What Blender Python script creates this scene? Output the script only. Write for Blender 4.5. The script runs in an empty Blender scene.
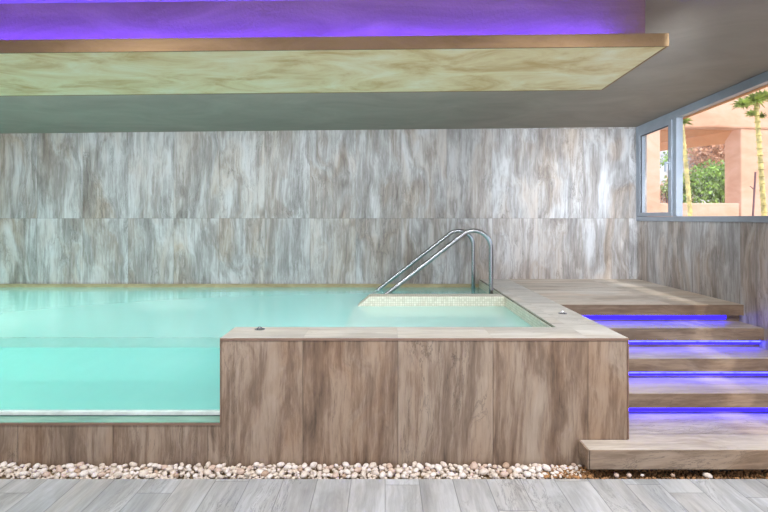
import bpy, bmesh, math, random
from mathutils import Vector, Matrix, Euler
random.seed(7)
C = bpy.context.scene.collection
sc = bpy.context.scene
R = math.radians

# ------------------------------------------------------------------ helpers
def box(bm, x0, x1, y0, y1, z0, z1, zf=None):
    """axis aligned box; zf(x,y) adds a height offset so slabs can follow the sloping ceiling"""
    zf = zf or (lambda x, y: 0.0)
    v = []
    for z in (z0, z1):
        for (x, y) in ((x0, y0), (x1, y0), (x1, y1), (x0, y1)):
            v.append(bm.verts.new((x, y, z + zf(x, y))))
    for f in ((3, 2, 1, 0), (4, 5, 6, 7), (0, 1, 5, 4), (1, 2, 6, 5), (2, 3, 7, 6), (3, 0, 4, 7)):
        bm.faces.new([v[i] for i in f])

def prism(bm, pts, axis, a, b):
    """extrude a closed 2-D outline along an axis"""
    def mk(p, t):
        if axis == 'y': return (p[0], t, p[1])
        if axis == 'x': return (t, p[0], p[1])
        return (p[0], p[1], t)
    A = [bm.verts.new(mk(p, a)) for p in pts]; B = [bm.verts.new(mk(p, b)) for p in pts]
    n = len(pts)
    bm.faces.new(A); bm.faces.new(B[::-1])
    for i in range(n):
        bm.faces.new((A[i], B[i], B[(i + 1) % n], A[(i + 1) % n]))

def tube(bm, pts, r, n=14, r_end=None):
    pts = [Vector(p) for p in pts]
    rings = []
    up = Vector((0, 1, 0))
    for i, p in enumerate(pts):
        t = (pts[min(i + 1, len(pts) - 1)] - pts[max(i - 1, 0)]).normalized()
        a = t.cross(up)
        if a.length < 1e-3: a = t.cross(Vector((1, 0, 0)))
        a.normalize(); b = t.cross(a).normalized()
        k = i / max(1, len(pts) - 1)
        rr = r if r_end is None else r + (r_end - r) * k
        rings.append([bm.verts.new(p + a * rr * math.cos(2 * math.pi * j / n) + b * rr * math.sin(2 * math.pi * j / n)) for j in range(n)])
    for i in range(len(rings) - 1):
        for j in range(n):
            bm.faces.new((rings[i][j], rings[i][(j + 1) % n], rings[i + 1][(j + 1) % n], rings[i + 1][j]))
    bm.faces.new(rings[0][::-1]); bm.faces.new(rings[-1])

def lathe(bm, prof, cx, cy, n=24):
    rings = []
    for (r, z) in prof:
        rings.append([bm.verts.new((cx + r * math.cos(2 * math.pi * j / n), cy + r * math.sin(2 * math.pi * j / n), z)) for j in range(n)])
    for i in range(len(rings) - 1):
        for j in range(n):
            bm.faces.new((rings[i][j], rings[i][(j + 1) % n], rings[i + 1][(j + 1) % n], rings[i + 1][j]))
    bm.faces.new(rings[0][::-1]); bm.faces.new(rings[-1])

def obj(name, bm, m, parent=None, bevel=0, smooth=False):
    bmesh.ops.recalc_face_normals(bm, faces=bm.faces)
    if parent is not None:
        base = Vector((0, 0, 0)); p = parent
        while p is not None:
            base += p.location; p = p.parent
        bmesh.ops.translate(bm, verts=bm.verts, vec=-base)
    me = bpy.data.meshes.new(name); bm.to_mesh(me); bm.free()
    if smooth:
        for p in me.polygons: p.use_smooth = True
    o = bpy.data.objects.new(name, me); C.objects.link(o)
    me.materials.append(m)
    if parent is not None: o.parent = parent
    if bevel:
        b = o.modifiers.new('Bevel', 'BEVEL'); b.width = bevel; b.segments = 2; b.limit_method = 'ANGLE'
    return o

def thing(name, label, cat, loc=(0, 0, 0), group=None):
    o = bpy.data.objects.new(name, None); C.objects.link(o); o.location = loc
    o.empty_display_size = .1
    return tag(o, label, cat, group)

def tag(o, label=None, cat=None, group=None, kind=None):
    if label: o['label'] = label
    if cat: o['category'] = cat
    if group: o['group'] = group
    if kind: o['kind'] = kind
    return o

def B(*a, **k):
    bm = bmesh.new(); box(bm, *a, **k); return bm

# ------------------------------------------------------------------ materials
def lin(c):
    return tuple(((x / 255) / 12.92 if x / 255 <= .04045 else ((x / 255 + .055) / 1.055) ** 2.4) for x in c) + (1,)

class N:
    def __init__(s, name):
        s.m = bpy.data.materials.new(name); s.m.use_nodes = True
        s.t = s.m.node_tree; s.t.nodes.clear()
        s.out = s.t.nodes.new('ShaderNodeOutputMaterial')
    def n(s, typ, **kw):
        nd = s.t.nodes.new('ShaderNode' + typ)
        for k, v in kw.items():
            if k.startswith('i_'):
                key = k[2:]
                key = int(key) if key.isdigit() else key.replace('_', ' ')
                if isinstance(v, bpy.types.NodeSocket): s.t.links.new(v, nd.inputs[key])
                else: nd.inputs[key].default_value = v
            else: setattr(nd, k, v)
        return nd
    def math(s, op, a, b=0.0, clamp=False):
        return s.n('Math', operation=op, i_0=a, i_1=b, use_clamp=clamp).outputs[0]
    def noise(s, vec, scale=1, detail=6, rough=.6, dist=0):
        return s.n('TexNoise', i_Vector=vec, i_Scale=scale, i_Detail=detail, i_Roughness=rough, i_Distortion=dist).outputs['Fac']
    def ramp(s, fac, stops):
        r = s.n('ValToRGB', i_Fac=fac)
        e = r.color_ramp.elements
        while len(e) < len(stops): e.new(.5)
        for i, (p, c) in enumerate(stops):
            e[i].position = p; e[i].color = c if len(c) == 4 else lin(c)
        return r.outputs[0]
    def mix(s, fac, a, b, blend='MIX'):
        nd = s.n('Mix', data_type='RGBA', blend_type=blend)
        for sock, v in ((nd.inputs[0], fac), (nd.inputs[6], a), (nd.inputs[7], b)):
            if isinstance(v, bpy.types.NodeSocket): s.t.links.new(v, sock)
            else: sock.default_value = v
        return nd.outputs[2]
    def bsdf(s, **kw):
        b = s.n('BsdfPrincipled', **kw); s.t.links.new(b.outputs[0], s.out.inputs[0]); return b
    def bump(s, h, strength=.2, dist=.01):
        return s.n('Bump', i_Height=h, i_Strength=strength, i_Distance=dist).outputs[0]

def g(v): return (v, v, v, 1)

def stone_tile(name, dark, mid, light, brown, streak='z', u='x', tile=None, joints=None, rough=.45,
               brown_amt=.5, contrast=1.0, zjoint=None, joint_dark=.55, gloss_var=.1, planks=None, big_shift=None):
    """wood-grained stone tile: grain runs along `streak`, tiles counted along `u`"""
    s = N(name)
    geo = s.n('NewGeometry').outputs['Position']
    sep = s.n('SeparateXYZ', i_Vector=geo)
    ax = {'x': sep.outputs[0], 'y': sep.outputs[1], 'z': sep.outputs[2]}
    U = ax[u] if u in ax else s.math('ADD', ax['x'], ax['y'])
    off = None; jm = None
    def tiles(coord, w, o):
        q = s.math('DIVIDE', s.math('SUBTRACT', coord, o), w)
        fl = s.math('FLOOR', q); fr = s.math('FRACT', q)
        d = s.math('MULTIPLY', s.math('MINIMUM', fr, s.math('SUBTRACT', 1.0, fr)), w)
        return fl, d
    fu = fv = None; ds = []
    if tile:
        fu, d = tiles(U, tile[0], tile[1]); ds.append(d)
    if zjoint:     # rows (streak axis)
        if planks is not None:    # staggered plank ends: shift rows by random number of the plank
            wn = s.n('TexWhiteNoise', noise_dimensions='1D', i_W=fu).outputs['Value']
            c = s.math('ADD', ax[zjoint[2]], s.math('MULTIPLY', wn, zjoint[0]))
            fv, d = tiles(c, zjoint[0], zjoint[1])
        else:
            fv, d = tiles(ax[zjoint[2]], zjoint[0], zjoint[1])
        ds.append(d)
    comb = s.n('CombineXYZ', i_X=(fu if fu is not None else 0.0), i_Y=(fv if fv is not None else 0.0), i_Z=3.7)
    wn = s.n('TexWhiteNoise', noise_dimensions='3D', i_Vector=comb.outputs[0])
    off = s.n('VectorMath', operation='SCALE', i_0=wn.outputs['Color'], i_Scale=14.0).outputs[0]
    p = s.n('VectorMath', operation='ADD', i_0=geo, i_1=off).outputs[0]
    def sc_(across, along):
        v = {'x': across, 'y': across, 'z': across}; v[streak] = along
        return s.n('VectorMath', operation='MULTIPLY', i_0=p, i_1=(v['x'], v['y'], v['z'])).outputs[0]
    warp = s.noise(sc_(1.5, .9), 1, 3, .5)
    wv = s.n('VectorMath', operation='SCALE', i_0=s.n('CombineXYZ', i_X=warp, i_Y=warp, i_Z=warp).outputs[0], i_Scale=2.0).outputs[0]
    def nz(across, along, det, ro, di):
        v = s.n('VectorMath', operation='ADD', i_0=sc_(across, along), i_1=wv).outputs[0]
        return s.noise(v, 1, det, ro, di)
    n1 = nz(9, 1.3, 8, .68, .5)
    n2 = nz(3.2, .6, 4, .55, .8)
    n3 = nz(48, 3.5, 5, .7, .3)
    n4 = nz(20, 6, 6, .7, 1.2)
    f = s.math('ADD', s.math('MULTIPLY', n1, .5), s.math('MULTIPLY', n2, .34))
    f = s.math('ADD', f, s.math('MULTIPLY', n3, .26))
    f = s.math('ADD', f, s.math('MULTIPLY', n4, .10))
    f = s.math('SUBTRACT', f, .10)
    f = s.math('ADD', .5, s.math('MULTIPLY', s.math('SUBTRACT', f, .5), contrast))
    col = s.ramp(f, [(.34, dark), (.47, mid), (.56, light), (.68, tuple(min(255, c + 14) for c in light))])
    b = s.ramp(nz(2.4, .5, 5, .6, .6), [(.42, g(0)), (.66, g(1))])
    col = s.mix(s.math('MULTIPLY', b, brown_amt), col, s.mix(1.0, col, lin(brown), 'MULTIPLY'))
    # dark grain cracks
    rg = s.math('ABSOLUTE', s.math('SUBTRACT', nz(6.5, .8, 7, .7, 1.6), .5))
    crack = s.ramp(rg, [(0, g(1)), (.018, g(0))])
    mask = s.ramp(nz(2, .7, 3, .5, 0), [(.48, g(0)), (.6, g(1))])
    col = s.mix(s.math('MULTIPLY', s.math('MULTIPLY', crack, mask), .55), col, lin(tuple(int(c * .62) for c in dark)))
    # slight value change tile by tile
    tv = s.math('ADD', .93, s.math('MULTIPLY', wn.outputs['Value'], .12))
    col = s.mix(1.0, col, s.n('CombineXYZ', i_X=tv, i_Y=tv, i_Z=tv).outputs[0], 'MULTIPLY')
    dmin = None
    for d in ds: dmin = d if dmin is None else s.math('MINIMUM', dmin, d)
    h = s.math('MULTIPLY', f, .3)
    if dmin is not None:
        jm = s.ramp(dmin, [(.0012, g(1)), (.0035, g(0))])
        col = s.mix(s.math('MULTIPLY', jm, joint_dark), col, lin(tuple(int(c * .5) for c in dark)))
        h = s.math('SUBTRACT', h, jm)
    r = s.math('ADD', rough, s.math('MULTIPLY', n1, gloss_var))
    s.bsdf(i_Base_Color=col, i_Roughness=r, i_Normal=s.bump(h, .25, .004))
    return s.m

def plaster(name, c1, c2, scale=2.0, stretch=(1, 1, 1), rough=.85, bump=.25, c3=None):
    s = N(name)
    geo = s.n('NewGeometry').outputs['Position']
    v = s.n('VectorMath', operation='MULTIPLY', i_0=geo, i_1=stretch).outputs[0]
    n = s.noise(v, scale, 8, .65, .8)
    stops = [(.36, c1), (.64, c2)] if c3 is None else [(.33, c1), (.5, c2), (.68, c3)]
    col = s.ramp(n, stops)
    fine = s.noise(geo, 60, 4, .6)
    s.bsdf(i_Base_Color=col, i_Roughness=rough, i_Normal=s.bump(s.math('ADD', fine, s.math('MULTIPLY', n, .6)), bump, .006))
    return s.m

def plain(name, c, rough=.5, metal=0, var=.06, scale=8):
    s = N(name)
    geo = s.n('TexCoord').outputs['Object']
    n = s.noise(geo, scale, 5, .6)
    a = tuple(max(0, x * (1 - var)) for x in c); b = tuple(min(255, x * (1 + var)) for x in c)
    s.bsdf(i_Base_Color=s.ramp(n, [(.35, a), (.65, b)]), i_Roughness=rough, i_Metallic=metal)
    return s.m

def emit(name, c, strength, gap=None):
    s = N(name)
    e = s.n('Emission', i_Color=c, i_Strength=strength)
    if gap:
        x = s.n('SeparateXYZ', i_Vector=s.n('NewGeometry').outputs['Position']).outputs[0]
        n = s.noise(s.n('CombineXYZ', i_X=x).outputs[0], 9, 3, .6)
        st = s.math('MULTIPLY', s.ramp(n, [(.35, g(.45)), (.5, g(1))]), strength)
        s.t.links.new(st, e.inputs[1])
    s.t.links.new(e.outputs[0], s.out.inputs[0]); return s.m

def thin_glass(name, tint, rough=.0, ior=1.45, wav=None, haze=None, flat=1.0):
    """clear pane or water: what lies behind shows through, sky and room reflect by angle"""
    s = N(name)
    tr = s.n('BsdfTransparent', i_Color=tint)
    gl = s.n('BsdfAnisotropic', i_Color=(1, 1, 1, 1), i_Roughness=rough)
    geo = s.n('NewGeometry')
    cosn = s.math('ABSOLUTE', s.n('VectorMath', operation='DOT_PRODUCT', i_0=geo.outputs['Normal'], i_1=geo.outputs['Incoming']).outputs['Value'])
    f0 = ((ior - 1) / (ior + 1)) ** 2
    fr = s.math('ADD', f0, s.math('MULTIPLY', s.math('POWER', s.math('SUBTRACT', 1.0, cosn, True), 5.0), 1 - f0))
    if flat != 1.0: fr = s.math('MULTIPLY', fr, flat)
    if wav:
        v = s.n('VectorMath', operation='MULTIPLY', i_0=geo.outputs['Position'], i_1=wav[0]).outputs[0]
        bp = s.bump(s.noise(v, 1, 3, .5, .3), wav[1], .02)
        s.t.links.new(bp, gl.inputs['Normal'])
    mx = tr.outputs[0]
    if haze:
        df = s.n('BsdfDiffuse', i_Color=haze[0])
        tl = s.n('BsdfTranslucent', i_Color=haze[0])
        hz = s.n('MixShader', i_0=.5, i_1=df.outputs[0], i_2=tl.outputs[0]).outputs[0]
        mx = s.n('MixShader', i_0=haze[1], i_1=mx, i_2=hz).outputs[0]
    mx = s.n('MixShader', i_0=fr, i_1=mx, i_2=gl.outputs[0]).outputs[0]
    s.t.links.new(mx, s.out.inputs[0]); return s.m

def mosaic(name, c1, c2, grout, size=.025, rough=.35):
    s = N(name)
    geo = s.n('NewGeometry').outputs['Position']
    v = s.n('VectorMath', operation='SCALE', i_0=geo, i_Scale=1 / size).outputs[0]
    fl = s.n('VectorMath', operation='FLOOR', i_0=s.n('VectorMath', operation='ADD', i_0=v, i_1=(.013, .013, .013)).outputs[0]).outputs[0]
    fr = s.n('SeparateXYZ', i_Vector=s.n('VectorMath', operation='FRACTION', i_0=v).outputs[0])
    wn = s.n('TexWhiteNoise', noise_dimensions='3D', i_Vector=fl).outputs['Value']
    col = s.mix(wn, lin(c1), lin(c2))
    nrm = s.n('SeparateXYZ', i_Vector=s.n('NewGeometry').outputs['Normal'])
    d = None
    for i in range(3):
        f = fr.outputs[i]
        q = s.math('MINIMUM', f, s.math('SUBTRACT', 1.0, f))
        q = s.math('ADD', q, s.math('GREATER_THAN', s.math('ABSOLUTE', nrm.outputs[i]), .6))
        d = q if d is None else s.math('MINIMUM', d, q)
    jm = s.ramp(d, [(.05, g(1)), (.12, g(0))])
    col = s.mix(s.math('MULTIPLY', jm, .6), col, lin(grout))
    s.bsdf(i_Base_Color=col, i_Roughness=rough)
    return s.m

M = {}
M['wall'] = stone_tile('grey grained wall tile', (114, 110, 108), (158, 155, 155), (190, 189, 191), (226, 196, 164), 'z', 'xy',
                       (.559, 2.998), zjoint=(1.10, 1.545, 'z'), rough=.42, brown_amt=.62, contrast=1.12, joint_dark=.4)
M['front'] = stone_tile('warm-shaded wall tile', (80, 66, 54), (130, 110, 94), (160, 142, 125), (232, 202, 172), 'z', 'x',
                        (.594, 1.275), rough=.5, brown_amt=.6, contrast=1.15, joint_dark=.6)  # same tile as the back wall, warm shade put into the colour
M['coping'] = stone_tile('top-lit coping tile', (160, 154, 147), (192, 187, 180), (212, 208, 202), (246, 232, 214), 'x', 'x',
                         (.594, 1.275), rough=.5, brown_amt=.4, contrast=.8, joint_dark=.12)  # paler than the front wall: light from above put into the colour
M['deck'] = stone_tile('beige grained deck tile', (152, 140, 127), (194, 182, 168), (216, 206, 195), (240, 216, 190), 'x', 'y',
                       (.30, .02), zjoint=(1.2, .1, 'x'), rough=.5, brown_amt=.5, contrast=.9, joint_dark=.3)
M['stepface'] = stone_tile('shaded step face tile', (84, 70, 58), (128, 110, 94), (154, 136, 119), (230, 202, 172), 'x', 'x',
                           (4.0, .0), rough=.5, brown_amt=.55, contrast=1.0, joint_dark=.4)  # upright step faces: their shade is put into the darker colour
M['tread'] = stone_tile('top-lit tread tile', (138, 127, 116), (178, 167, 156), (202, 193, 183), (240, 218, 194), 'x', 'x',
                        (4.0, .0), zjoint=(10, 3.2, 'y'), rough=.5, brown_amt=.45, contrast=.9, joint_dark=.8)  # treads: overhead light put into the paler colour
M['floor'] = stone_tile('grey plank floor tile', (130, 132, 134), (162, 164, 167), (188, 190, 194), (244, 232, 218), 'y', 'x',
                        (.2, .006), zjoint=(1.2, .0, 'y'), planks=True, rough=.45, brown_amt=.5, contrast=.75, joint_dark=.6)
M['ceiling'] = plaster('grey ceiling paint', (134, 125, 118), (148, 138, 129), 1.3, (1, 1.5, 1), bump=.15)
M['cream'] = plaster('cream trowelled plaster', (206, 176, 122), (232, 216, 172), 2.4, (1.0, 1.8, 1), bump=.3, c3=(242, 236, 208))
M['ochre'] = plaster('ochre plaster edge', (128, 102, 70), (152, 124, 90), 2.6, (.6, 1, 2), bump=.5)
M['pinkplaster'] = plaster('rough plaster bulkhead', (118, 92, 78), (140, 112, 98), 3, (.5, 1, 2), bump=.6)
M['steel'] = plain('brushed stainless steel', (165, 167, 172), .25, 1, .02)
M['trim'] = plain('brown metal tile trim', (140, 112, 96), .45, .3)
M['alu'] = plain('grey aluminium window profile', (150, 158, 170), .4, .15, .03)
M['aludark'] = plain('dark rubber gasket', (50, 52, 56), .6)
M['lining'] = mosaic('pale aqua pool mosaic', (144, 234, 226), (168, 242, 235), (150, 215, 220), .02)
M['beigemosaic'] = mosaic('beige glass mosaic', (200, 194, 176), (220, 215, 200), (150, 142, 122), .022)
M['stain'] = plaster('ochre waterline deposit', (146, 130, 98), (176, 162, 128), 4, (1, 1, 3))
M['led'] = emit('violet led', (.008, .004, 1, 1), 5.5)
M['ledbright'] = emit('violet white led', (.03, .035, 1, 1), 7, gap=True)
M['covled'] = emit('cove led', (.07, .028, 1, 1), 95)
M['water'] = thin_glass('pool water', (.88, .985, .975, 1), .10, 1.33, wav=((1.5, 9, 1), .25), haze=((.74, .95, .94, 1), .5))
M['glass'] = thin_glass('acrylic pool window', (.94, .985, .98, 1), .02, 1.45)
M['winglass'] = thin_glass('window glass', (.96, .97, .97, 1), 0, 1.45)
M['channel'] = plain('white glazing channel', (225, 230, 228), .4)
M['greenledge'] = plaster('glossy green ledge top', (92, 136, 122), (140, 176, 160), 3, (.5, 2, 1), rough=.12, bump=.02)  # mottled green with low roughness
M['sealant'] = plain('dark green sealant', (60, 90, 88), .4)
M['terracotta'] = plaster('terracotta render', (202, 150, 122), (214, 166, 138), 1.4, (1, 1, 2), bump=.5, c3=(224, 178, 156))
M['orange'] = plaster('orange render', (206, 144, 98), (220, 160, 114), 1.8, (1, 1, 1), bump=.4)
M['stem'] = plain('yellow green stem', (200, 180, 112), .6, 0, .2, 14)
M['stake'] = plain('purple brown stake', (112, 76, 82), .7)
M['leaf'] = plain('green leaves', (150, 160, 88), .55, 0, .35, 6)
M['leafdark'] = plain('dark green leaves', (122, 150, 66), .55, 0, .4, 6)
M['leafred'] = plain('russet leaves', (204, 146, 118), .6, 0, .35, 6)
M['rock'] = plaster('pale garden rock', (150, 146, 146), (196, 190, 188), 2.5, bump=.8)
M['soil'] = plaster('garden soil', (132, 112, 84), (168, 148, 116), 3, bump=.8)
M['peb0'] = plain('white pebble', (224, 214, 208), .6, 0, .07, 20)
M['peb1'] = plain('cream pebble', (214, 200, 188), .6, 0, .08, 20)
M['peb2'] = plain('pinkish pebble', (200, 176, 162), .6, 0, .09, 20)
M['peb3'] = plain('tan pebble', (178, 152, 132), .65, 0, .1, 20)
M['dirt'] = plain('brown gravel', (136, 100, 66), .85, 0, .3, 30)
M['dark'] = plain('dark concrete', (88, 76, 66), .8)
M['white'] = plaster('white render', (206, 200, 192), (216, 212, 206), 2)

# ------------------------------------------------------------------ dimensions
XR, YB, XL, YN = 3.108, 6.14, -5.4, -2.4
ZC = .80                                        # coping and deck height
zceil = lambda x, y: 2.667 + .0105 * (x - 3.11) + .0344 * (6.14 - y)
zpan = lambda x, y: .010 * (x - 1.47) + .034 * (2.6 - y)
YG, YW = 2.967, 3.125                           # gravel edge, pool wall face
YGL = 3.253                                     # glass
ZW = .70                                        # water level
XI, XO = 1.182, 1.522                           # coping inside / outside
XWE = -1.018                                    # left end of tall wall

# ------------------------------------------------------------------ setting
bm = B(XL, XR, YN, YG, -.12, 0); tag(obj('floor', bm, M['floor']), kind='structure')
bm = B(XL - .15, XR + .3, YN - .1, YB + .2, 0, .22, zf=zceil); tag(obj('ceiling', bm, M['ceiling']), kind='structure')
bm = B(XL - .15, XR + .12, YB, YB + .2, -.6, 2.8); tag(obj('wall_back', bm, M['wall']), kind='structure')
bm = B(XL - .15, XL, YN, YB, -.6, 2.98); tag(obj('wall_left', bm, M['wall']), kind='structure')
# right wall below and beyond the window band
bm = bmesh.new()
ZS = 1.512
box(bm, XR, XR + .14, YN, YB, -.3, ZS)
box(bm, XR, XR + .14, YN, .2, ZS, 2.96)
tag(obj('wall_right', bm, M['wall']), kind='structure')
# outer lintel over the window (rendered on the outside)
bm = B(XR + .056, XR + .10, .2, YB, -.09, -.001, zf=zceil); tag(obj('trim_1', bm, M['orange']), kind='structure')
# rear wall with wide openings for daylight (behind the camera)
bm = bmesh.new()
box(bm, XL, XR, YN - .12, YN, 2.55, 2.95)
box(bm, XL, -2.6, YN - .12, YN, -.12, 2.55)
for x in (-1.2, XR - .1): box(bm, x - .1, x + .1, YN - .12, YN, -.12, 2.55)
tag(obj('wall_front', bm, M['white']), kind='structure')

# ------------------------------------------------------------------ window_1
win = bpy.data.objects.new('window_1', None); C.objects.link(win); win.location = (XR, 3.2, ZS); tag(win, kind='structure')
fx0, fx1 = XR - .015, XR + .055
zt = lambda y: zceil(XR, y)
bm = bmesh.new()
box(bm, fx0, fx1, .2, YB, ZS, ZS + .055)                                      # sill member
box(bm, fx0, fx1, .2, YB, -.085, -.002, zf=zceil)                            # head
box(bm, fx0, fx1, YB - .075, YB - .002, ZS + .055, zt(YB) - .08)               # jamb at the corner
for y in (5.29, 2.9, .2):
    box(bm, fx0, fx1, y, y + .065, ZS + .055, zt(y) - .08)
obj('window_frame', bm, M['alu'], win, bevel=.004)
# casement sash
sy0, sy1 = 5.357, YB - .08
sx0, sx1 = XR - .03, XR + .03
bm = bmesh.new()
box(bm, sx0, sx1, sy0, sy1, ZS + .057, ZS + .10)
box(bm, sx0, sx1, sy0, sy1, -.135, -.088, zf=zceil)
box(bm, sx0, sx1, sy0, sy0 + .06, ZS + .10, zt(sy0) - .13)
box(bm, sx0, sx1, sy1 - .05, sy1, ZS + .10, zt(sy1) - .13)
sash = obj('casement_sash', bm, M['alu'], win, bevel=.004)
bm = B(XR - .002, XR + .006, sy0 + .06, sy1 - .05, ZS + .10, zt(sy1) - .133); obj('window_pane', bm, M['winglass'], sash)
bm = bmesh.new()
for a in ((sy0 + .06, sy0 + .068), (sy1 - .058, sy1 - .05)):
    box(bm, sx0 + .004, sx0 + .02, a[0], a[1], ZS + .10, zt(sy1) - .135)
box(bm, sx0 + .004, sx0 + .02, sy0 + .06, sy1 - .05, -.145, -.135, zf=zceil)
obj('gasket', bm, M['aludark'], sash)
bm = bmesh.new()
box(bm, sx0 - .012, sx0, sy0 + .015, sy0 + .045, 2.06, 2.19)
box(bm, sx0 - .05, sx0 - .012, sy0 + .022, sy0 + .038, 2.132, 2.152)
box(bm, sx0 - .055, sx0 - .038, sy0 + .02, sy0 + .04, 2.05, 2.155)
obj('window_handle', bm, M['alu'], sash, bevel=.003)
for (y0, y1) in ((2.965, 5.29), (.265, 2.9)):
    bm = B(XR + .015, XR + .023, y0, y1, 0, 1, zf=None)
    bm.free(); bm = bmesh.new()
    prism(bm, [(y0, ZS + .055), (y1, ZS + .055), (y1, zt(y1) - .086), (y0, zt(y0) - .086)], 'x', XR + .015, XR + .023)
    obj('window_pane', bm, M['winglass'], win)

# ------------------------------------------------------------------ pool
pool = thing('pool', 'raised indoor pool clad in grained stone tile with a clear side window', 'pool', (-1.5, YW, 0))
bm = B(XWE, XO, YW, 3.40, -.05, ZC - .012)
obj('pool_wall', bm, M['front'], pool, bevel=.002)
bm = B(XL, XWE, YW, 3.30, -.05, .265)
obj('low_wall', bm, M['front'], pool, bevel=.002)
bm = B(XI, XO, 3.40, YB, -.3, ZC - .012)
obj('pool_side_wall', bm, M['front'], pool)
# coping: L-shape
bm = bmesh.new()
prism(bm, [(XWE - .004, YW - .004), (XO + .004, YW - .004), (XO + .004, YB), (XI, YB), (XI, 3.436), (XWE - .004, 3.436)], 'z', ZC - .012, ZC)
obj('coping', bm, M['coping'], pool, bevel=.002)
bm = bmesh.new()
box(bm, XWE - .006, XO + .006, YW - .006, YW, ZC - .016, ZC - .001)
box(bm, XWE - .006, XWE, YW - .006, YW + .004, .265, ZC - .016)
box(bm, XO - .001, XO + .006, YW - .006, YW + .002, .17, ZC - .016)
box(bm, XL, XWE, YW - .006, YW, .255, .268)
obj('edge_trim', bm, M['trim'], pool)
bm = B(XL, XWE, YW + .012, YGL - .0205, .2651, .268); obj('ledge_cap', bm, M['greenledge'], pool)
# lining
bm = bmesh.new()
ZB = -.45
box(bm, XL, XI, YGL, YB, ZB - .06, ZB)
box(bm, XL, XI + .0, YB - .012, YB - .001, ZB, ZW - .0)
box(bm, XI - .012, XI - .001, 3.44, YB - .012, ZB, ZC - .02)
box(bm, XL, XWE, YGL + .05, 3.31, ZB, .262)
box(bm, XWE, XI - .012, 3.401, 3.43, ZB, ZC - .02)
box(bm, XL, XL + .012, YGL, YB, ZB, ZW)
obj('lining', bm, M['lining'], pool)
# beige mosaic band round the top edge of the hot end
bm = bmesh.new()
box(bm, XI - .02, XI - .012, 3.436, YB - .02, .5, ZC - .014)
obj('mosaic_border', bm, M['beigemosaic'], pool)
bm = bmesh.new()
box(bm, XL, XI - .02, YB - .018, YB - .0125, ZW - .05, ZW + .042)
obj('waterline_deposit', bm, M['stain'], pool)
# dividing curb with a sloping nose
bm = bmesh.new()
cy0, cy1 = 4.81, 4.985
nose = []
for k in range(7):
    a = k / 6 * R(50); nose.append((-.12 - .05 * math.sin(a) , .794 - .05 * (1 - math.cos(a))))
prism(bm, [(XI - .02, .35), (XI - .02, .794)] + nose + [(-.30, .66), (-.45, .35)], 'y', cy0, cy1)
obj('divider_curb', bm, M['beigemosaic'], pool, bevel=.006)
# a submerged entry bench behind the curb
bm = B(-.05, XI - .02, cy1, YB - .012, ZB, .42); obj('submerged_bench', bm, M['lining'], pool, bevel=.01)
# viewing pane and its channel
gp = obj('viewing_pane', B(XL, XWE, YGL, YGL + .02, .268, .768), M['glass'], pool)
obj('glazing_channel', B(XL, XWE, YGL - .012, YGL + .035, .266, .292), M['channel'], gp)
obj('sealant_bead', B(XL, XWE, YGL - .02, YGL - .0125, .265, .272), M['sealant'], gp)
# small fittings let into the coping
for (x, y) in ((-.835, 3.36), (1.40, 3.92)):
    bm = bmesh.new(); lathe(bm, [(.034, ZC), (.034, ZC + .003), (.028, ZC + .005), (.01, ZC + .004)], x, y)
    ft = obj('coping_fitting', bm, M['steel'], pool, smooth=False)
    bm = bmesh.new(); tube(bm, [(x - .018, y, ZC + .004), (x - .008, y, ZC + .016), (x + .008, y, ZC + .016), (x + .018, y, ZC + .004)], .003, 8)
    obj('ring_pull', bm, M['steel'], ft)

# water body
bm = bmesh.new(); box(bm, XL + .013, XI - .021, YGL + .021, YB - .019, ZB + .002, ZW)
wt = obj('water', bm, M['water']); tag(wt, 'pale turquoise water filling the raised pool', 'water', kind='stuff')

# ------------------------------------------------------------------ handrails
def rail(x_base, y, z_low, z_base, label, x_low, r=.175, ang=38, ztop_arc=1.245):
    t = thing('handrail', label, 'handrail', (x_base, y, z_base))
    slope = math.tan(R(ang))
    # vertical post, arc, straight slope
    pts = [(x_base, y, z_base), (x_base, y, .9), (x_base, y, ztop_arc)]
    cx, cz = x_base - r, ztop_arc
    aend = 90 + ang
    for k in range(1, 15):
        a = R(aend * k / 14); pts.append((cx + r * math.cos(a), y, cz + r * math.sin(a)))
    lx, lz = pts[-1][0], pts[-1][2]
    for k in range(1, 7):
        q = k / 6; xx = lx + (x_low - lx) * q
        pts.append((xx, y, lz - (lx - xx) * slope))
    bm = bmesh.new(); tube(bm, pts, .0225, 18)
    obj('rail_tube', bm, M['steel'], t, smooth=True)
    bm = bmesh.new(); lathe(bm, [(.045, z_base), (.045, z_base + .008), (.03, z_base + .014)], x_base, y)
    obj('base_flange', bm, M['steel'], t)
    return t
rail(1.085, 5.07, 0, .42, 'curved stainless steel pool handrail, the front one next to the mosaic curb', -.30)
rail(1.062, 5.95, 0, .42, 'curved stainless steel pool handrail, the rear one nearer the back wall', -.30, .175, 38, 1.222)

# ------------------------------------------------------------------ deck and stairs
deck = thing('deck_platform', 'raised beige tiled deck platform between pool and window wall', 'platform', (2.3, 5.2, 0))
YD = 4.329
bm = B(XO + .005, XR - .001, YD, YB - .001, .708, ZC); dsl = obj('deck_slab', bm, M['deck'], deck, bevel=.002)
bm = B(XO + .005, XR - .001, YD - .010, YD + .0005, .7075, ZC - .0015); obj('nosing_shade', bm, M['stepface'], dsl)  # front strip carrying the painted shade of the deck edge
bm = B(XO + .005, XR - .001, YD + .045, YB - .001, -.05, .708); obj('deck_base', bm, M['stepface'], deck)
bm = B(XO + .01, 2.98, YD + .030, YD + .0448, .668, .706); obj('led_strip', bm, M['led'], deck)

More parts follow.
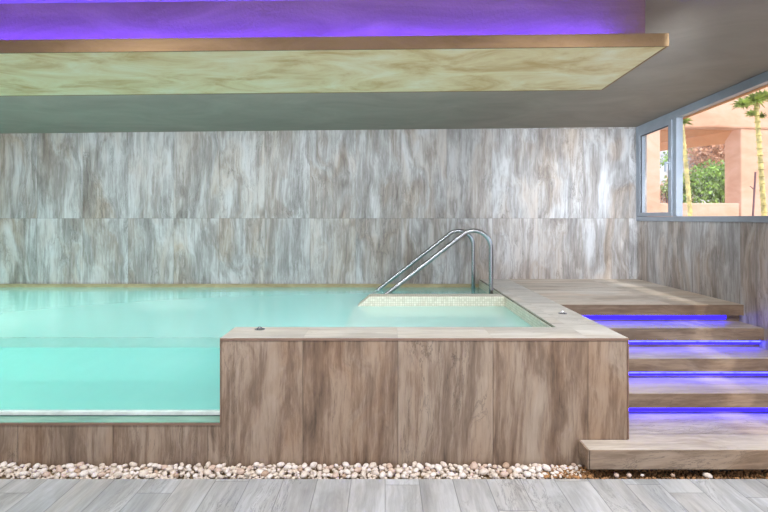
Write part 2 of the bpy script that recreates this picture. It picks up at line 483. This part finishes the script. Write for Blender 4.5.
st = thing('staircase', 'wide tan stone staircase with violet light strips under the treads', 'staircase', (2.3, 3.6, 0))
XLs = XO + .005
steps = [(2.985, .166, .112, 1.224), (3.506, .32, .100, XLs), (3.805, .48, .100, XLs), (4.098, .647, .100, XLs)]
for i, (y, z, t_, xl) in enumerate(steps):
    ynext = (steps[i + 1][0] if i < 3 else YD) + .044
    bm = bmesh.new()
    if i == 0:
        prism(bm, [(xl, y), (XR - .001, y), (XR - .001, ynext), (XLs, ynext), (XLs, YW - .007), (xl, YW - .007)], 'z', z - t_, z)
    else:
        box(bm, xl, XR - .001, y, ynext, z - t_, z)
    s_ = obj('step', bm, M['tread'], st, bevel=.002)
    # thin front strip, shade of the step face painted into its colour
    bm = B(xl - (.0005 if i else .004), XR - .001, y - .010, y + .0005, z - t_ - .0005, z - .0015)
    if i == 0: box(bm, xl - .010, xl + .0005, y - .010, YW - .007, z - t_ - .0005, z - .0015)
    obj('nosing_shade', bm, M['stepface'], s_)
    bm = bmesh.new()
    zt0 = -.05 if i == 0 else -.05
    box(bm, max(xl, XLs), XR - .001, y + (.10 if i == 0 else .045), ynext - .001, zt0, z - t_ )
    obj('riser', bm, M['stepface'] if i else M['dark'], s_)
    if i:
        # tread tile field, laid with the grain along the step
        bm = B(xl, XR - .002, y + .03, y + .0448, z - t_ - .036, z - t_ - .002)
        obj('led_strip', bm, M['led'], s_)
        if i in (2, 3):
            bm = B(xl, XR - .002, y + .027, y + .0299, z - t_ - .022, z - t_ - .011)
            obj('led_core', bm, M['ledbright'], s_)

# ------------------------------------------------------------------ hanging ceiling panel
cp = thing('ceiling_panel', 'suspended cream plaster ceiling panel with violet cove light behind its lip', 'ceiling panel', (-1.5, 3.0, 2.43))
XP, y0, y1 = 1.47, 2.6, 3.385
zb = 2.444
bm = B(XL + .3, XP, y0 + .012, y1, zb, zb + .03, zf=zpan); obj('soffit_board', bm, M['cream'], cp)
bm = bmesh.new(); box(bm, XL + .3, XP, y0, y0 + .012, zb - .001, zb + .066, zf=zpan)
box(bm, XP, XP + .012, y0, y1, zb - .001, zb + .066, zf=zpan)
box(bm, XL + .3, XP, y1, y1 + .012, zb - .001, zb + .066, zf=zpan)
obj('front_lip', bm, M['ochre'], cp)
bm = B(XL + .3, 1.437, 2.75, y1 - .1, zb + .03, zb + .33, zf=lambda x, y: zpan(x, y) + 0)
obj('bulkhead', bm, M['pinkplaster'], cp)
bm = B(XL + .35, 1.25, 2.66, 2.672, zb + .034, zb + .044, zf=zpan); obj('led_strip', bm, M['covled'], cp)

# ------------------------------------------------------------------ pebbles
def pebble_mesh(k):
    rnd = random.Random(100 + k)
    bm = bmesh.new(); bmesh.ops.create_icosphere(bm, subdivisions=2, radius=.5)
    ax = Vector((1, rnd.uniform(.55, .85), rnd.uniform(.5, .75)))
    from mathutils import noise as mn
    for v in bm.verts:
        d = 1 + .30 * (mn.noise(v.co * 1.7 + Vector((k * 3.1, 0, 0)))) + .1 * mn.noise(v.co * 4 + Vector((0, k * 2.1, 0)))
        v.co = Vector((v.co.x * ax.x, v.co.y * ax.y, v.co.z * ax.z)) * d
    me = bpy.data.meshes.new('pebble'); bm.to_mesh(me); bm.free()
    for p in me.polygons: p.use_smooth = True
    return me
pmeshes = []
for k in range(14):
    me = pebble_mesh(k); me.materials.append(M['peb%d' % (0, 0, 1, 1, 2, 0, 3, 1, 0, 2, 1, 0, 0, 1)[k]]); pmeshes.append(me)

bm = B(XL, XR, YG, YW + .02, -.12, -.02); 
bed = obj('gravel_bed', bm, M['soil']); tag(bed, kind='structure'); bed.name = 'floor_gravel_trench'

def stone_into(bm, me, loc, s, rot):
    M4 = Matrix.Translation(loc) @ rot.to_matrix().to_4x4() @ Matrix.Scale(s, 4)
    vs = [bm.verts.new(M4 @ v.co) for v in me.vertices]
    for p in me.polygons:
        f = bm.faces.new([vs[i] for i in p.vertices]); f.smooth = True

rnd = random.Random(5)
# base gravel, uncountable small stones between and under the pebbles
bm = bmesh.new()
for k in range(1500):
    x = rnd.uniform(-3.0, 1.22); y = rnd.uniform(YG + .012, YW - .012)
    sz = rnd.uniform(.014, .03)
    stone_into(bm, pmeshes[rnd.randrange(14)], Vector((x, y, -.014 + sz * .2 + (y - YG) * .09)), sz, Euler((rnd.random() * .6, rnd.random() * .6, rnd.random() * 6.3)))
bmn = bm
o = obj('fine_gravel', bmn, M['peb1']); tag(o, 'fine cream gravel filling the gaps between the white pebbles', 'gravel', kind='stuff')

placed = []
cand = 0
PEB = 'rounded white and cream pebble in the strip along the foot of the pool'
first = None
def put(x, y, z, s, me, label, group):
    o = bpy.data.objects.new('pebble', me); C.objects.link(o)
    o.location = (x, y, z); o.scale = (s, s, s)
    o.rotation_euler = (rnd.uniform(-.35, .35), rnd.uniform(-.35, .35), rnd.random() * 6.3)
    tag(o, label, 'pebble', group); return o
while len(placed) < 288 and cand < 40000:
    cand += 1
    x = rnd.uniform(-2.36, 1.19); y = rnd.uniform(YG + .022, YW - .022); s = rnd.choice((.032, .036, .04, .045, .05, .056)) * rnd.uniform(.9, 1.1)
    if x > 1.0: s *= .7
    ok = True
    for (a, b, c) in placed:
        if (a - x) ** 2 + (b - y) ** 2 < ((c + s) * .37) ** 2: ok = False; break
    if not ok: continue
    placed.append((x, y, s))
    zz = -.012 + s * .33 + (y - YG) * .12
    put(x, y, zz, s, pmeshes[rnd.randrange(14)], PEB, 'pebbles along the foot of the pool')
print('pebbles', len(placed))
# brown gravel under the bottom step
bm = bmesh.new()
for k in range(1500):
    x = rnd.uniform(1.02, XR - .02) if k > 260 else rnd.uniform(.95, 1.28)
    y = rnd.uniform(YG + .008, (3.10 if x > 1.22 else YW - .01))
    sz = rnd.uniform(.010, .026)
    stone_into(bm, pmeshes[rnd.randrange(14)], Vector((x, y, -.016 + sz * .3 + (.012 if x < 1.25 else 0))), sz, Euler((rnd.random(), rnd.random(), rnd.random() * 6.3)))
o = obj('brown_gravel', bm, M['dirt']); tag(o, 'loose brown gravel under the front of the bottom step', 'gravel', kind='stuff')
for (px, s, lab) in ((708.6, .052, 'largest pale pebble lying alone under the bottom step'),
                     (617.5, .034, 'small pale pebble under the bottom step, nearest its left corner'),
                     (630, .034, 'small tan pebble under the bottom step, second from its left corner'),
                     (643.5, .028, 'tiny pale pebble under the bottom step, third from its left corner'),
                     (674, .030, 'tiny brownish pebble under the bottom step, between two larger ones')):
    put((px - 384) / 168.0, YG + .022, .012, s, pmeshes[{.052: 2, .034: 4, .028: 1, .030: 6}[s]], lab, None)

# ------------------------------------------------------------------ outdoors
gnd = B(XR + .14, 16, -6, 26, -.2, -.05); tag(obj('ground', gnd, M['soil']), kind='structure')
bd = thing('building', 'terracotta rendered building with an open bay outside the window', 'building', (5.0, 8.0, 0))
# fascia with soft lower edge
bm = bmesh.new(); prism(bm, [(3.6, 2.98), (4.6, 2.99), (5.3, 3.0), (5.9, 2.975), (7.4, 2.94), (7.4, 4.6), (3.6, 4.6)], 'y', 8.0, 8.22)
obj('fascia', bm, M['terracotta'], bd, bevel=.03)
# oblique vault soffit behind the fascia
bm = bmesh.new()
v = [bm.verts.new(c) for c in ((3.6, 8.2, 2.98), (5.75, 8.2, 2.99), (5.75, 8.42, 2.80), (4.6, 10.3, 2.80), (3.6, 11.2, 2.80),
                              (3.6, 8.2, 3.5), (5.75, 8.2, 3.5), (5.75, 8.42, 3.5), (4.6, 10.3, 3.5), (3.6, 11.2, 3.5))]
bm.faces.new(v[:5]); bm.faces.new(v[5:][::-1])
for i in range(5): bm.faces.new((v[i], v[(i + 1) % 5], v[5 + (i + 1) % 5], v[5 + i]))
obj('soffit', bm, M['orange'], bd)
bm = B(5.73, 7.4, 8.03, 8.42, -.05, 3.0); obj('side_wall', bm, M['terracotta'], bd, bevel=.02)
bm = B(4.0, 4.45, 8.04, 8.34, -.05, 3.0); obj('column', bm, M['terracotta'], bd, bevel=.03)
bm = B(4.4, 5.74, 8.06, 8.30, -.05, 1.79); obj('parapet', bm, M['terracotta'], bd, bevel=.02)

def leaves(bm, c, rad, n, size, rnd, flat=1.0, pointy=False):
    for _ in range(n):
        while True:
            d = Vector((rnd.uniform(-1, 1), rnd.uniform(-1, 1), rnd.uniform(-1, 1)))
            if .35 < d.length < 1: break
        p = Vector(c) + Vector((d.x * rad, d.y * rad, d.z * rad * flat))
        e = Euler((rnd.random() * 6.3, rnd.random() * 6.3, rnd.random() * 6.3)).to_matrix()
        L = size * rnd.uniform(.6, 1.3); W = L * .36
        a = [e @ Vector(q) for q in ((0, 0, 0), (L * .5, W, L * .08), (L, 0, 0), (L * .5, -W, L * .08))]
        bm.faces.new([bm.verts.new(p + q) for q in a])

def shrub(x, y, z, r, n, m, label, seed, size=.1, group=None, kind='shrub'):
    rnd = random.Random(seed)
    t = thing(kind, label, 'bush', (x, y, -.05), group)
    bm = bmesh.new()
    for k in range(6):
        leaves(bm, (x + rnd.uniform(-.5, .5) * r, y + rnd.uniform(-.5, .5) * r, z + rnd.uniform(-.35, .35) * r), r * rnd.uniform(.5, .75), n // 2, size * .6, rnd)
    obj('foliage', bm, m, t)
    bm = bmesh.new()
    for k in range(4):
        tube(bm, [(x, y, -.06), (x + rnd.uniform(-.1, .1), y, z * .5), (x + rnd.uniform(-.4, .4) * r, y + rnd.uniform(-.4, .4) * r, z)], .03, 6, .01)
    obj('stem', bm, M['stake'], t)

shrub(7.25, 11.0, 2.15, .72, 1500, M['leafdark'], 'dense green bush seen through the open bay of the terracotta building', 3, .12)
shrub(8.15, 12.4, 3.25, .75, 1300, M['leafred'], 'russet bush above and behind the dense green bush', 4, .12)
shrub(7.05, 12.2, 2.15, .5, 700, M['leafred'], 'low russet bush left of the dense green bush', 8, .12)
shrub(6.75, 11.6, 2.2, .45, 900, M['leaf'], 'light green bush behind the casement pane, left of the thin leaning stem', 5, .12)
shrub(8.3, 14.0, 3.1, .6, 900, M['leafdark'], 'distant green bush high on the slope behind the others', 6, .12)
# rocky slope
from mathutils import noise as mn
def slope(name, x0, x1, y0, y1, f, m, label, cat, kind=None):
    bm = bmesh.new(); nx, ny = 40, 24; gr = []
    for j in range(ny + 1):
        row = []
        for i in range(nx + 1):
            x = x0 + (x1 - x0) * i / nx; y = y0 + (y1 - y0) * j / ny
            row.append(bm.verts.new((x, y, f(x, y, i / nx, j / ny))))
        gr.append(row)
    for j in range(ny):
        for i in range(nx): bm.faces.new((gr[j][i], gr[j][i + 1], gr[j + 1][i + 1], gr[j + 1][i]))
    ring = [gr[0][i] for i in range(nx + 1)] + [gr[j][nx] for j in range(1, ny + 1)] + [gr[ny][i] for i in range(nx - 1, -1, -1)] + [gr[j][0] for j in range(ny - 1, 0, -1)]
    low = [bm.verts.new((v.co.x, v.co.y, -.06)) for v in ring]
    for i in range(len(ring)): bm.faces.new((ring[i], low[i], low[(i + 1) % len(ring)], ring[(i + 1) % len(ring)]))
    bm.faces.new(low)
    o = obj(name, bm, m, None, smooth=True); tag(o, label, cat, None, kind); return o
slope('rock_slope', 5.0, 14, 13.5, 19, lambda x, y, u, v: 1.5 + 3.4 * v + .55 * mn.noise(Vector((x * .9, y * .9, 0))) + .25 * mn.noise(Vector((x * 3, y * 3, 2))), M['rock'],
      'pale grey rocky slope rising behind the garden bushes', 'slope')
bm = bmesh.new(); bmesh.ops.create_icosphere(bm, subdivisions=4, radius=1)
for v in bm.verts:
    d = 1 + .18 * mn.noise(v.co * 1.6); v.co = Vector((7.95 + v.co.x * .9 * d, 13.3 + v.co.y * .5 * d, 1.75 + v.co.z * 1.5 * d if v.co.z > 0 else 1.75 + v.co.z * 1.8))
o = obj('boulder', bm, M['white'], None, smooth=True); tag(o, 'smooth white boulder sloping down behind the thin leaning stem', 'rock')

def stem_plant(pts, r, tufts, label, seed):
    rnd = random.Random(seed)
    t = thing('stem_plant', label, 'plant', (pts[0][0], pts[0][1], -.05))
    bm = bmesh.new()
    fine = []
    for a, b in zip(pts, pts[1:]):
        for k in range(8): fine.append(Vector(a).lerp(Vector(b), k / 8))
    fine.append(Vector(pts[-1]))
    tube(bm, fine, r, 10, r * .8)
    for k in range(2, len(fine) - 1):     # leaf-scar rings
        p = fine[k]; tube(bm, [p + Vector((0, 0, -.006)), p + Vector((0, 0, .006))], r * 1.18, 10)
    obj('stem', bm, M['stem'], t, smooth=True)
    for (c, rad, n) in tufts:
        bm = bmesh.new()
        for _ in range(n * 3):
            az = rnd.random() * 6.283; el = rnd.uniform(-.5, 1.1)
            d = Vector((math.cos(az) * math.cos(el), math.sin(az) * math.cos(el), math.sin(el)))
            w = d.cross(Vector((0, 0, 1))).normalized() * rad * .08
            L = rad * rnd.uniform(.35, 1.05); p = Vector(c)
            q = [p, p + d * L * .5 + w, p + d * L + Vector((0, 0, -.15 * L)), p + d * L * .5 - w]
            bm.faces.new([bm.verts.new(x_) for x_ in q])
        obj('leaf_tuft', bm, M['leaf'], t)
def pt(px, py, y): return ((px - 384) * y / 500, y, 1.549 + (218 - py) * y / 500)
YT = 6.2
stem_plant([(pt(766, 230, YT)[0], YT, -.05), pt(764, 212, YT), pt(760, 155, YT), pt(756, 102, YT)], .030,
           [(pt(756, 100, YT), .17, 60), (pt(743, 104, YT), .14, 50), (pt(764, 97, YT), .14, 50), (pt(751, 114, YT), .10, 36), (pt(762, 116, YT), .09, 30)],
           'tall yellow stemmed plant with green leaf tufts, in front of the pink wall', 11)
YT2 = 6.9
stem_plant([(pt(691, 230, YT2)[0], YT2, -.05), pt(690, 212, YT2), pt(686, 165, YT2), pt(682, 126, YT2)], .030,
           [(pt(684, 122, YT2), .14, 50), (pt(676, 119, YT2), .12, 40)],
           'leaning yellow stemmed plant close to the window mullion', 12)
bm = bmesh.new(); p = pt(753, 214, 6.6); q = pt(755.5, 172, 6.6); tube(bm, [(p[0], 6.6, -.05), p, q], .012, 8); 
tube(bm, [pt(754.5, 190, 6.6), pt(750, 186, 6.6)], .006, 6)
o = obj('garden_stake', bm, M['stake']); tag(o, 'thin purple brown stake leaning left of the taller yellow stem', 'stake')

# ------------------------------------------------------------------ lights
def area(name, loc, rot, size, power, col=(1, 1, 1), portal=False, spread=None):
    l = bpy.data.lights.new(name, 'AREA'); l.shape = 'RECTANGLE'; l.size, l.size_y = size; l.energy = power; l.color = col
    if portal: l.cycles.is_portal = True
    if spread: l.spread = spread
    o = bpy.data.objects.new(name, l); C.objects.link(o); o.location = loc; o.rotation_euler = rot; return o
area('window_portal', (XR + .3, 3.2, 2.15), (0, R(90), 0), (1.25, 6.0), 1, portal=True)
area('terrace_portal', (.25, YN - .2, 1.3), (R(90), 0, 0), (5.7, 2.5), 1, portal=True)
# added fill lamps above the walkway, out of view overhead
for x, e in ((-3.6, 17), (-1.2, 17), (.9, 15), (2.4, 24)):
    area('overhead_fill', (x, 1.9, 2.72), (0, 0, 0), (.5, .3), e, (1, .98, .95), spread=R(150))
for x in (-3.4, -.6, 2.0):      # weak fill lamps added out of view, aimed at the pool wall
    area('pool_wall_fill', (x, 1.0, 2.45), (R(68), 0, 0), (1.4, .25), 2, (.93, .96, 1))
area('back_wall_fill', (-1.95, 3.42, 2.46), (R(62), 0, 0), (6.4, .06), 31, (.95, .97, 1), spread=R(150))  # unseen fill added behind the panel to brighten the back wall
area('daylight_patch_fill', (1.6, 2.1, 2.55), Vector((.95, 4.04, -.75)).to_track_quat('-Z', 'Y').to_euler(), (.15, .15), 8, (.85, .93, 1), spread=R(46))  # added lamp, imitates the window's daylight patch on the back wall
# underwater pool lamps
area('pool_lamp', (-3.8, 3.45, .05), (R(90), 0, 0), (1.2, .25), 11, (.9, 1, .96))
area('pool_lamp', (-.2, 3.45, .1), (R(90), 0, 0), (1.6, .3), 6, (.74, .88, 1))
area('pool_lamp', (XL + .05, 4.8, .1), (0, R(-90), 0), (.3, 1.6), 9, (.72, 1, .80))

sun = bpy.data.lights.new('sun', 'SUN'); sun.energy = 1.7; sun.angle = R(1.5); sun.color = (1, .93, .84)
so = bpy.data.objects.new('sun', sun); C.objects.link(so)
so.rotation_euler = Vector((-.35, 1, -.9)).to_track_quat('-Z', 'Y').to_euler()

w = bpy.data.worlds.new('sky'); sc.world = w; w.use_nodes = True
nt = w.node_tree; bg = nt.nodes['Background']
tc = nt.nodes.new('ShaderNodeTexCoord'); sp = nt.nodes.new('ShaderNodeSeparateXYZ'); rp = nt.nodes.new('ShaderNodeValToRGB')
nt.links.new(tc.outputs['Generated'], sp.inputs[0]); nt.links.new(sp.outputs[2], rp.inputs[0]); nt.links.new(rp.outputs[0], bg.inputs[0])
rp.color_ramp.elements[0].position = 0.0; rp.color_ramp.elements[0].color = (.9, .93, 1, 1)
rp.color_ramp.elements[1].position = .6; rp.color_ramp.elements[1].color = (.62, .76, 1, 1)
bg.inputs[1].default_value = 1.3

# ------------------------------------------------------------------ camera and view
cam = bpy.data.cameras.new('camera'); cam.sensor_width = 36; cam.lens = 500 / 768 * 36; cam.shift_y = -38 / 768
cam.clip_start = .05
co = bpy.data.objects.new('camera', cam); C.objects.link(co); co.location = (0, 0, 1.549); co.rotation_euler = (R(90), 0, 0)
sc.camera = co
sc.view_settings.view_transform = 'Standard'; sc.view_settings.look = 'None'; sc.view_settings.gamma = 1
sc.view_settings.use_curve_mapping = False
sc.view_settings.exposure = 1.0
sc.cycles.max_bounces = 10; sc.cycles.diffuse_bounces = 5; sc.cycles.transparent_max_bounces = 16
